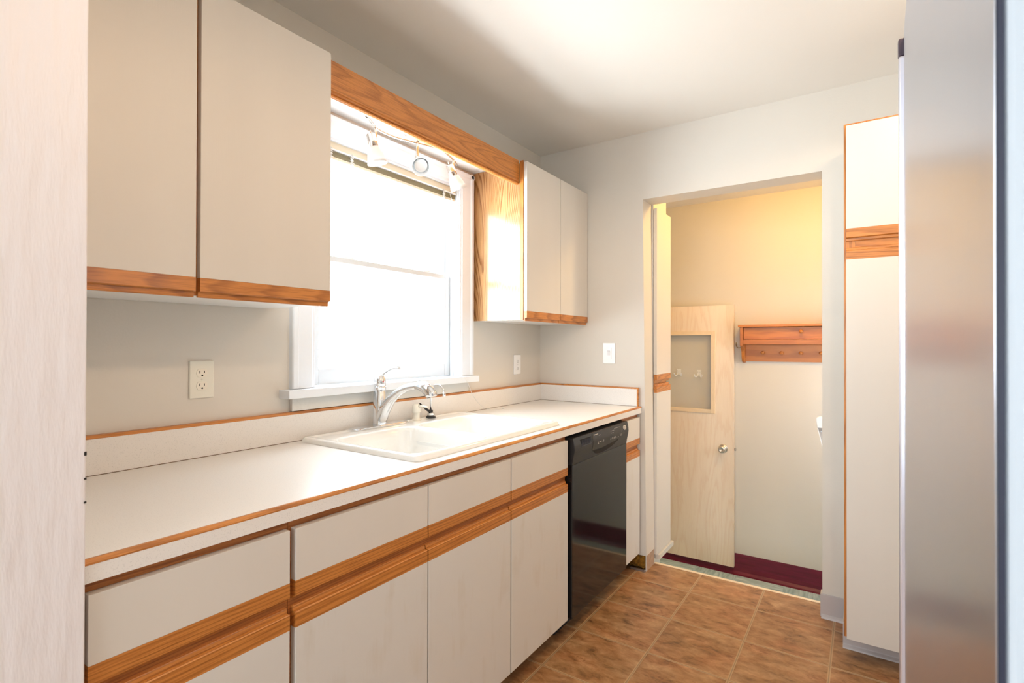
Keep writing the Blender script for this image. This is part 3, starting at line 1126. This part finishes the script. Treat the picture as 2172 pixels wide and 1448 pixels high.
# ------------------------------------------------------------------ outlets and switch
def plate_on_wall(name, label, cat, yc, zc, kind):
    t = thing(name, (0, yc, zc), label, cat)
    w2, h2 = 0.0355, 0.0575
    b = bm_new()
    bx(b, 0.0, 0.006, yc - w2, yc + w2, zc - h2, zc + h2)
    pm = ivory if kind == 'duplex' else white_pl
    obj('cover_plate', b, pm, t, bevel=0.003)
    if kind == 'duplex':
        for dz in (0.0195, -0.0195):
            b = bm_new()
            pts = []
            for k in range(32):
                a = 2 * pi * k / 32
                pts.append((yc + 0.0165 * cos(a), zc + dz + max(-0.0128, min(0.0128, 0.0165 * sin(a)))))
            prism(b, pts, 'x', 0.004, 0.0078)
            s = obj('socket', b, plain('ivory_socket', srgb(236, 230, 216), 0.3), t, bevel=0.0006)
            b = bm_new()
            bx(b, 0.0077, 0.0081, yc - 0.0082, yc - 0.0058, zc + dz - 0.001, zc + dz + 0.0075)
            bx(b, 0.0077, 0.0081, yc + 0.0052, yc + 0.0074, zc + dz + 0.000, zc + dz + 0.0070)
            lathe(b, [(0.0028, 0), (0.0028, 0.0004)], (0.0077, yc, zc + dz - 0.0072), (1, 0, 0), seg=12)
            obj('slots', b, hole_m, s)
        b = bm_new()
        lathe(b, [(0.003, 0), (0.003, 0.0008), (0.001, 0.0014)], (0.006, yc, zc), (1, 0, 0), seg=14)
        obj('screw', b, ivory, t)
    else:
        b = bm_new()
        bx(b, 0.0055, 0.0075, yc - 0.0165, yc + 0.0165, zc - 0.0335, zc + 0.0335)
        s = obj('socket', b, white_pl, t, bevel=0.0008)
        b = bm_new()
        for dz in (0.021, -0.021):
            bx(b, 0.0074, 0.0079, yc - 0.0082, yc - 0.0060, zc + dz - 0.003, zc + dz + 0.004)
            bx(b, 0.0074, 0.0079, yc + 0.0050, yc + 0.0070, zc + dz - 0.003, zc + dz + 0.003)
            lathe(b, [(0.0024, 0), (0.0024, 0.0005)], (0.0074, yc, zc + dz - 0.0075), (1, 0, 0), seg=12)
        bx(b, 0.0074, 0.0078, yc - 0.006, yc + 0.006, zc + 0.0012, zc + 0.0016)
        bx(b, 0.0074, 0.0078, yc - 0.006, yc + 0.006, zc - 0.0030, zc - 0.0026)
        obj('slots', b, hole_m, s)
    return t


plate_on_wall('outlet', 'ivory duplex outlet on the wall under the tall wall cabinet', 'outlet', 0.788, 1.150, 'duplex')
plate_on_wall('outlet', 'white rectangular outlet near the corner beneath the cabinet with oak side', 'outlet', 2.545, 1.141, 'gfci')

xc, zc = 0.4675, 1.2085
sw = thing('dimmer_switch', (xc, LY, zc), 'white dimmer switch plate on the end wall beside the doorway', 'light switch')
box('cover_plate', xc - 0.0385, xc + 0.0385, LY - 0.006, LY, zc - 0.0595, zc + 0.0595, white_pl, sw, bevel=0.003)
pd = box('switch_insert', xc - 0.0165, xc + 0.0165, LY - 0.0085, LY - 0.0055, zc - 0.0335, zc + 0.0335, white_pl, sw, bevel=0.0008)
b = bm_new()
bx(b, xc - 0.0085, xc + 0.0085, LY - 0.0105, LY - 0.0084, zc - 0.012, zc + 0.013)
obj('rocker', b, plain('shaded_white_plastic', srgb(226, 226, 228), 0.4), pd, bevel=0.0006)
b = bm_new()
bx(b, xc - 0.0090, xc + 0.0075, LY - 0.0098, LY - 0.0086, zc + 0.0132, zc + 0.0146)
obj('slider', b, plain('grey_plastic', srgb(150, 150, 156), 0.4), pd)

# ------------------------------------------------------------------ dishwasher
DY0, DY1 = 1.962, 2.572
dw = thing('dishwasher', (0.35, 2.267, 0), 'black built-in dishwasher with glossy door and button console under the worktop', 'dishwasher')
box('tub', 0.06, 0.625, DY0 + .004, DY1 - .002, 0.10, 0.862, black_m, dw)
box('toe_panel', 0.56, 0.575, DY0 + 0.01, DY1 - 0.01, 0.0, 0.0995, black_m, dw)
box('door', 0.627, 0.667, DY0, DY1, 0.100, 0.748, black_gl, dw, bevel=0.002)
# console with a bulging profile and a curved lower edge
b = bm_new()
nz, ny_ = 14, 30
pz = [(0.664, 0.742), (0.667, 0.752), (0.671, 0.775), (0.6765, 0.800), (0.6785, 0.815), (0.6775, 0.830), (0.6735, 0.850), (0.671, 0.862), (0.627, 0.864)]
prism(b, [(0.627, 0.7485), (0.667, 0.7485)] + pz[1:], 'y', DY0, DY1)
cons = obj('console', b, black_pl, dw, bevel=0.0015)


def cx_at(z):
    for (xa, za), (xb, zb) in zip(pz, pz[1:]):
        if za <= z <= zb:
            return xa + (xb - xa) * (z - za) / (zb - za)
    return 0.675


# overlay following the console face, lower edge curved
b = bm_new()
n = 36
rows = []
for k in range(n + 1):
    y = DY0 + 0.182 + (0.410) * k / n
    u = (k / n)
    zl = 0.777 + 0.034 * (2 * abs(u - 0.42)) ** 2 * (1 if u > .42 else 0.25)
    col = []
    for q in range(9):
        z = zl + (0.857 - zl) * q / 8
        col.append((cx_at(z) + 0.0010, y, z))
    rows.append(col)
vs = [[b.verts.new(c) for c in r] for r in rows]
bk = [[b.verts.new((c[0] - 0.003, c[1], c[2])) for c in r] for r in rows]
for i in range(n):
    for q in range(8):
        b.faces.new((vs[i][q], vs[i + 1][q], vs[i + 1][q + 1], vs[i][q + 1]))
    b.faces.new((vs[i][0], bk[i][0], bk[i + 1][0], vs[i + 1][0]))
    b.faces.new((vs[i][8], vs[i + 1][8], bk[i + 1][8], bk[i][8]))
obj('control_panel', b, screen_m, cons)
# handle recess: crescent
b = bm_new()
top, bot = [], []
for k in range(25):
    u = k / 24
    y = DY0 + 0.200 + 0.285 * u
    zt = 0.7765 + 0.022 * max(0, u - 0.2) ** 1.6
    zb = zt - 0.024 * math.sqrt(max(0.0, 1 - (2 * u - 1) ** 2)) * (1.15 - 0.4 * u)
    top.append((y, zt)); bot.append((y, zb))
T_ = [b.verts.new((cx_at(z) + 0.0013, y, z)) for y, z in top]
B_ = [b.verts.new((cx_at(z) + 0.0016, y, z)) for y, z in bot]
for k in range(24):
    if k in (0, 23):
        pass
    try:
        b.faces.new((T_[k], T_[k + 1], B_[k + 1], B_[k]))
    except ValueError:
        pass
obj('handle_recess', b, hole_m, cons)
# vent slots
b = bm_new()
vent_l = plain('vent_blue_black', (0.03, 0.035, 0.06), 0.35)
for k in range(9):
    y = DY0 + 0.068 + k * 0.0102
    bx(b, 0.6740, 0.6788, y, y + 0.0036, 0.822, 0.846)
bx(b, 0.674, 0.6795, DY0 + 0.062, DY0 + 0.164, 0.818, 0.8205)
obj('vent', b, vent_l, cons)
b = bm_new()
bx(b, 0.670, 0.6772, DY0 + 0.062, DY0 + 0.164, 0.821, 0.848)
obj('vent_opening', b, hole_m, cons)
# printed marks
b = bm_new()


def mark(y, z, wy, wz):
    x = max(cx_at(z), cx_at(z + wz))
    bx(b, x + 0.0008, x + 0.0018, y, y + wy, z, z + wz)


mark(DY0 + 0.196, 0.8475, 0.044, 0.0032)
mark(DY0 + 0.246, 0.8405, 0.024, 0.0010)
for (dy, dz, wy, wz) in [(0.232, 0.803, 0.010, 0.002), (0.233, 0.807, 0.007, 0.0015), (0.235, 0.811, 0.006, 0.0015), (0.252, 0.8095, 0.011, 0.002), (0.274, 0.8100, 0.004, 0.002), (0.292, 0.806, 0.006, 0.0015), (0.292, 0.8095, 0.006, 0.0015), (0.292, 0.813, 0.006, 0.0015)]:
    mark(DY0 + dy, dz, wy, wz)
for k in range(6):
    for q in range(3 if k < 4 else 1):
        mark(DY0 + 0.376 + k * 0.0195, 0.8015 + q * 0.0034, 0.0065, 0.0014)
for k in range(3):
    mark(DY0 + 0.503, 0.803 + k * 0.0038, 0.006, 0.0016)
    mark(DY0 + 0.512 + k * .004, 0.823 + k * 0.0045, 0.006, 0.0012)
mark(DY0 + 0.382, 0.8405, 0.042, 0.0010)
mark(DY0 + 0.382, 0.831, 0.030, 0.0010)
mark(DY0 + 0.428, 0.8475, 0.066, 0.0010)
obj('lettering', b, mark_m, cons)
b = bm_new()
nn = 26
ring = []
for k in range(nn):
    a = 2 * pi * k / nn
    y, z = DY0 + 0.556 + 0.0185 * cos(a), 0.8370 + 0.0115 * sin(a)
    ring.append((y, z))
f0 = [b.verts.new((cx_at(z) + 0.0025, y, z)) for y, z in ring]
f1 = [b.verts.new((cx_at(z) - 0.001, y, z)) for y, z in ring]
b.faces.new(f0)
for k in range(nn):
    b.faces.new((f0[k], f0[(k + 1) % nn], f1[(k + 1) % nn], f1[k]))
badge = obj('badge', b, plain('silver_badge', srgb(206, 198, 186), 0.4), cons)
b = bm_new()
pp = []
for k in range(19):
    a = 0.5 + 2 * pi * 0.8 * k / 18
    y, z = DY0 + 0.556 + 0.0085 * cos(a), 0.8370 + 0.0052 * sin(a)
    pp.append((cx_at(z) + 0.0028, y, z))
tube(b, pp, 0.0006, 6)
obj('badge_swirl', b, black_m, badge)

# ------------------------------------------------------------------ pantry cabinet right of the doorway
PY = 2.470
pc = thing('pantry_cabinet', (1.95, 2.64, 0), 'tall cream pantry cabinet with oak frame between the doorway and the refrigerator', 'cabinet')
b = bm_new()
bx(b, 1.622, 2.40, PY + 0.036, LY - .001, 0.10, 2.146)
obj('carcass', b, lam_m, pc)
b = bm_new()
bx(b, 1.6215, 1.660, PY + 0.0190, PY + 0.0355, 0.088, 2.150)
bx(b, 1.660, 2.40, PY + 0.0190, PY + 0.0355, 2.10, 2.150)
obj('face_frame', b, oak_z, pc)
box('rail', 1.6602, 2.40, PY + 0.0195, PY + 0.0350, 1.60, 1.73, oak_x, pc)


def front_y(kind, parent, fy_, x0, x1, z0, z1, m, where):
    t = 0.019
    hw, lp = 0.036, 0.012
    def pr(b, z_in, z_out, lip):
        s = 1 if z_out > z_in else -1
        pf = [(fy_, z_in), (fy_, z_out - s * 0.002), (fy_ + 0.002, z_out), (fy_ + 0.008, z_out + s * 0.002), (fy_ + 0.009, lip - s * 0.002), (fy_ + 0.011, lip), (fy_ + t, lip), (fy_ + t, z_in)]
        prism(b, pf, 'x', x0, x1)
    b = bm_new()
    if where == 'top':
        o = box(kind, x0, x1, fy_, fy_ + t, z0, z1 - lp - hw, m, parent, bevel=0.0008)
        pr(b, z1 - lp - hw, z1 - lp, z1)
    else:
        o = box(kind, x0, x1, fy_, fy_ + t, z0 + lp + hw, z1, m, parent, bevel=0.0008)
        pr(b, z0 + lp + hw, z0 + lp, z0)
    obj('finger_pull', b, oak_x, o)
    return o


front_y('door', pc, PY, 1.630, 1.995, 1.676, 2.138, lam_m, 'bottom')
front_y('door', pc, PY, 1.630, 1.995, 0.088, 1.649, lam_m, 'top')
front_y('door', pc, PY, 2.000, 2.385, 1.676, 2.138, lam_m, 'bottom')
front_y('door', pc, PY, 2.000, 2.385, 0.088, 1.649, lam_m, 'top')
b = bm_new()
pf = [(2.62, 0.0), (2.565, 0.0), (2.568, 0.006), (2.578, 0.014), (2.582, 0.0995), (2.62, 0.0995)]
prism(b, pf, 'x', 1.614, 2.40)
bx(b, 1.6145, 1.622, 2.60, LY - .012, 0.0, 0.0995)
obj('toe_base', b, vinyl_grey, pc, bevel=0.002)

# ------------------------------------------------------------------ refrigerator
FX = 1.740
fr = thing('refrigerator', (2.08, 0.775, 0), 'stainless steel refrigerator with a slim edge handle, very close to the camera', 'refrigerator')
box('cabinet_body', 1.800, 2.44, 0.392, 1.158, 0.02, 1.775, fr_side, fr, bevel=0.004)
box('gasket', 1.7905, 1.7995, 0.400, 1.150, 0.10, 1.775, fr_gask, fr)
b = bm_new()
bx(b, 1.7485, 1.790, 0.388, 1.1215, 0.095, 1.794)
obj('door', b, fr_side, fr, bevel=0.004)
b = bm_new()
nn = 20
top_, bt_ = [], []
prof = []
for k in range(nn + 1):
    u = k / nn
    y = 0.385 + (1.122 - 0.385) * u
    prof.append((FX + 0.0035 * (2 * u - 1) ** 4, y))
prof = prof + [(1.7445, 1.122), (1.7445, 0.385)]
prism(b, prof, 'z', 0.094, 1.7955)
o = obj('door_skin', b, steel_m, fr, bevel=0.0012)
for f in o.data.polygons:
    f.use_smooth = False
box('seam', 1.7446, 1.7484, 0.3895, 1.1205, 0.096, 1.793, fr_gask, fr)
b = bm_new()
bx(b, 1.7362, 1.790, 1.1225, 1.1400, 0.12, 1.762)
h_ = obj('handle', b, plain('satin_handle', (0.72, 0.72, 0.80), 0.3, 0.9), fr, bevel=0.003)
b = bm_new()
bx(b, 1.7356, 1.790, 1.1222, 1.1405, 1.7622, 1.7930)
obj('handle_cap', b, plain('plum_grey_plastic', srgb(66, 52, 64), 0.4), h_, bevel=0.003)
box('grille', 1.80, 1.82, 0.40, 1.15, 0.0, 0.0195, black_m, fr)

# ------------------------------------------------------------------ kitchen ceiling lamp
cl = thing('ceiling_lamp', (LAMP[0], LAMP[1], CZ), 'round glowing flush-mounted ceiling lamp, only its edge showing above the refrigerator', 'ceiling lamp')
b = bm_new()
lathe(b, [(0.10, 0.0), (0.10, 0.018)], (LAMP[0], LAMP[1], CZ), (0, 0, -1))
obj('mount', b, white_pl, cl)
b = bm_new()
lathe(b, [(0.165, 0.018), (0.185, 0.030), (0.186, 0.050), (0.160, 0.080), (0.11, 0.100), (0.05, 0.110), (0.001, 0.112)], (LAMP[0], LAMP[1], CZ), (0, 0, -1), seg=48)
obj('glass_shade', b, lampglass_m, cl)

# ------------------------------------------------------------------ hall cupboard (left of the hall, seen through the doorway)
hc = thing('hall_cupboard', (0.4, 3.08, HZ), 'tall shallow cream cupboard with oak pulls just inside the hall doorway', 'cupboard')
b = bm_new()
bx(b, 0.02, 0.678, 2.955, 3.190, 0.05, 2.361)
obj('carcass', b, lam_m, hc)
b = bm_new()
bx(b, 0.60, 0.6795, 2.956, 3.189, 1.00, 1.060)
obj('oak_rail', b, oak_y, hc)
b = bm_new()
bx(b, 0.02, 0.640, 2.967, 3.190, HZ, 0.018)
bx(b, 0.02, 0.712, 2.967, 3.235, 0.0185, 0.045)
obj('plinth', b, wall_m, hc)


def hdoor(z0, z1, where):
    front('door', hc, 0.700, 2.952, 3.212, z0, z1, lam_m, where, oak_y)


hdoor(1.038, 2.048, 'bottom')
hdoor(0.048, 1.029, 'top')

# ------------------------------------------------------------------ open plywood door in the hall
YD = 4.134
pdr = thing('plywood_door', (0.51, YD + .02, -0.385), 'unpainted birch plywood door with window cut-out, opened back against the hall wall', 'door')
X0, X1, ZB, ZT_ = 0.095, 0.8875, -0.398, 1.5575
wx0, wx1, wz0, wz1 = 0.230, 0.742, 0.748, 1.350
b = bm_new()
prism(b, [(X0, ZB), (X1, ZB), (X1, ZT_), (X0, ZT_)], 'y', YD, YD + 0.001)
b.free()
b = bm_new()
bx(b, X0, wx0, YD, YD + 0.036, ZB, ZT_)
bx(b, wx1, X1, YD, YD + 0.036, ZB, ZT_)
bx(b, wx0, wx1, YD, YD + 0.036, ZB, wz0)
bx(b, wx0, wx1, YD, YD + 0.036, wz1, ZT_)
bmesh.ops.remove_doubles(b, verts=b.verts, dist=1e-5)
dl = obj('door_leaf', b, birch, pdr)
b = bm_new()


def moulding(b, x0, x1, z0, z1, wd, ya, yb):
    bx(b, x0, x0 + wd, ya, yb, z0, z1)
    bx(b, x1 - wd, x1, ya, yb, z0, z1)
    bx(b, x0 + wd, x1 - wd, ya, yb, z0, z0 + wd)
    bx(b, x0 + wd, x1 - wd, ya, yb, z1 - wd, z1)


moulding(b, wx0 - 0.014, wx1 + 0.014, wz0 - 0.012, wz1 + 0.012, 0.030, YD - 0.008, YD - 0.0002)
fm = obj('window_moulding', b, birch_trim, dl, bevel=0.002)
box('glass_pane', wx0 + .001, wx1 - .001, YD + 0.002, YD + 0.005, wz0 + .001, wz1 - .001, glass_m, dl)
b = bm_new()
kx, kz = 0.814, 0.478
lathe(b, [(0.033, 0), (0.033, 0.004), (0.028, 0.008), (0.013, 0.010), (0.013, 0.026), (0.022, 0.032), (0.0265, 0.045), (0.025, 0.056), (0.018, 0.060), (0.010, 0.059), (0.009, 0.057), (0.001, 0.057)], (kx, YD, kz), (0, -1, 0))
obj('door_knob', b, nickel, pdr)
b = bm_new()
bx(b, X1 + .0002, X1 + 0.014, YD + 0.012, YD + 0.024, kz - 0.010, kz + 0.010)
obj('latch', b, nickel, pdr, bevel=0.002)
for zz in (1.35, -0.18):
    b = bm_new()
    lathe(b, [(0.008, 0), (0.008, 0.09)], (X0 - .008, YD + 0.036, zz), seg=12)
    obj('hinge', b, nickel, pdr)

# double hooks on the wall behind the door window
hook = thing('wall_hook', (0.470, HY, 1.036), 'small white double robe hook seen through the plywood door, nearer the cupboard', 'hook', 'double hooks behind the door window')


def build_hook(t, x, z):
    b = bm_new()
    bx(b, x - 0.017, x + 0.017, HY - 0.005, HY, z - 0.022, z + 0.030)
    obj('back_plate', b, white_pl, t, bevel=0.002)
    b = bm_new()
    for s in (-1, 1):
        tube(b, catmull([(x + s * 0.006, HY - 0.004, z - 0.002), (x + s * 0.015, HY - 0.018, z - 0.022), (x + s * 0.026, HY - 0.026, z - 0.020), (x + s * 0.030, HY - 0.030, z - 0.004)], 5), 0.0045, 8)
    obj('prongs', b, white_pl, t)
    b = bm_new()
    for s in (-1, 1):
        lathe(b, [(0.0028, 0), (0.0028, 0.001)], (x + s * 0.009, HY - 0.005, z + 0.014), (0, -1, 0), seg=10)
    obj('screws', b, nickel, t)


build_hook(hook, 0.470, 1.036)
h2 = hook.copy()
COL.objects.link(h2)
h2.location = (0.626, HY, 1.032)
h2['label'] = 'small white double robe hook seen through the plywood door, nearer the door knob'
for ch in list(hook.children):
    c = ch.copy()
    COL.objects.link(c)
    c.parent = h2

# coat shelf
YS = 4.055
cs = thing('coat_shelf', (1.35, HY - 0.06, 1.128), 'orange pine coat shelf with a row of round pegs on the hall wall', 'coat rack')
SX0, SX1 = 0.945, 1.86
box('top_board', SX0 - 0.012, SX1 + 0.012, YS - 0.010, HY, 1.386, 1.403, pine, cs, bevel=0.003)
for xx in (SX0, SX1 - 0.020):
    b = bm_new()
    pf = [(HY, 1.130), (HY - 0.020, 1.126), (HY - 0.045, 1.135), (HY - 0.060, 1.165), (HY - 0.072, 1.210), (HY - 0.100, 1.240), (YS, 1.252), (YS, 1.3855), (HY, 1.3855)]
    prism(b, pf, 'x', xx, xx + 0.020)
    obj('side_bracket', b, pine, cs, bevel=0.002)
box('peg_board', SX0 + .0205, SX1 - .0205, HY - 0.016, HY - .0005, 1.138, 1.262, pine, cs)
fb = box('flap', SX0 + .0225, SX1 - .0225, YS + 0.022, YS + 0.034, 1.300, 1.383, pine, cs)
box('shelf_board', SX0 + .0205, SX1 - .0205, YS + 0.002, HY - .0005, 1.2625, 1.298, pine, cs, bevel=0.002)
b = bm_new()
lathe(b, [(0.005, 0), (0.006, 0.010), (0.0125, 0.018), (0.0125, 0.026), (0.006, 0.031), (0.001, 0.032)], (1.335, YS + 0.022, 1.352), (0, -1, 0), seg=18)
obj('knob', b, pine, fb)
for k in range(7):
    x = 1.085 + 0.121 * k
    b = bm_new()
    lathe(b, [(0.006, 0), (0.006, 0.030), (0.011, 0.036), (0.012, 0.044), (0.007, 0.050), (0.001, 0.051)], (x, HY - 0.016, 1.196), (0, -1, 0.15), seg=16)
    obj('peg', b, pine, cs)

b = bm_new()
tube(b, catmull([(0.898, HY - 0.002, 1.275), (0.898, HY - 0.014, 1.262), (0.905, HY - 0.024, 1.244), (0.918, HY - 0.028, 1.236), (0.932, HY - 0.030, 1.238)], 5), 0.0028, 8)
lathe(b, [(0.008, 0), (0.008, 0.002)], (0.898, HY, 1.272), (0, -1, 0), seg=14)
tag(obj('brass_hook', b, brass), 'tiny brass hook on the wall at the end of the coat shelf', 'hook')

# white-rimmed fixture just showing beside the right jamb
fx0 = 1.452
uf = thing('wall_basin', (1.66, 3.62, 0.40), 'white-rimmed tapering fixture with a chrome catch, half hidden beside the doorway edge', 'basin')
b = bm_new()
prism(b, [(fx0 + 0.006, 0.763), (fx0 - 0.001, 0.812), (fx0, 0.820), (fx0 + 0.006, 0.828), (fx0 + 0.016, 0.831), (1.90, 0.831), (1.90, 0.763)], 'y', 3.60, 3.64)
obj('rim', b, white_pl, uf, bevel=0.004)
b = bm_new()
prism(b, [(fx0 + 0.0085, 0.7625), (1.89, 0.7625), (1.89, 0.30), (fx0 + 0.11, 0.30)], 'y', 3.615, 3.628)
obj('panel', b, plain('grey_translucent_plastic', srgb(186, 178, 172), 0.4), uf)
b = bm_new()
prism(b, [(fx0 + 0.007, 0.7625), (fx0 + 0.0105, 0.7625), (fx0 + 0.1125, 0.30), (fx0 + 0.109, 0.30)], 'y', 3.602, 3.6145)
obj('edge_strip', b, white_pl, uf)
b = bm_new()
tube(b, [(fx0 + 0.024, 3.607, 0.742), (1.88, 3.607, 0.742)], 0.0045, 10)
bx(b, fx0 + 0.03, 1.88, 3.604, 3.614, 0.749, 0.760)
obj('catch_bar', b, chrome, uf)
b = bm_new()
bx(b, 1.50, 1.90, 3.6285, 3.6395, 0.30, 0.7625)
bx(b, 1.55, 1.60, 3.60, 3.66, HZ, 0.2995)
bx(b, 1.85, 1.90, 3.60, 3.66, HZ, 0.2995)
obj('stand', b, white_pl, uf)

for o in bpy.data.objects:
    if o.type == 'MESH' and o.name.startswith(('spotlight', 'basin', 'body', 'spout')):
        pass
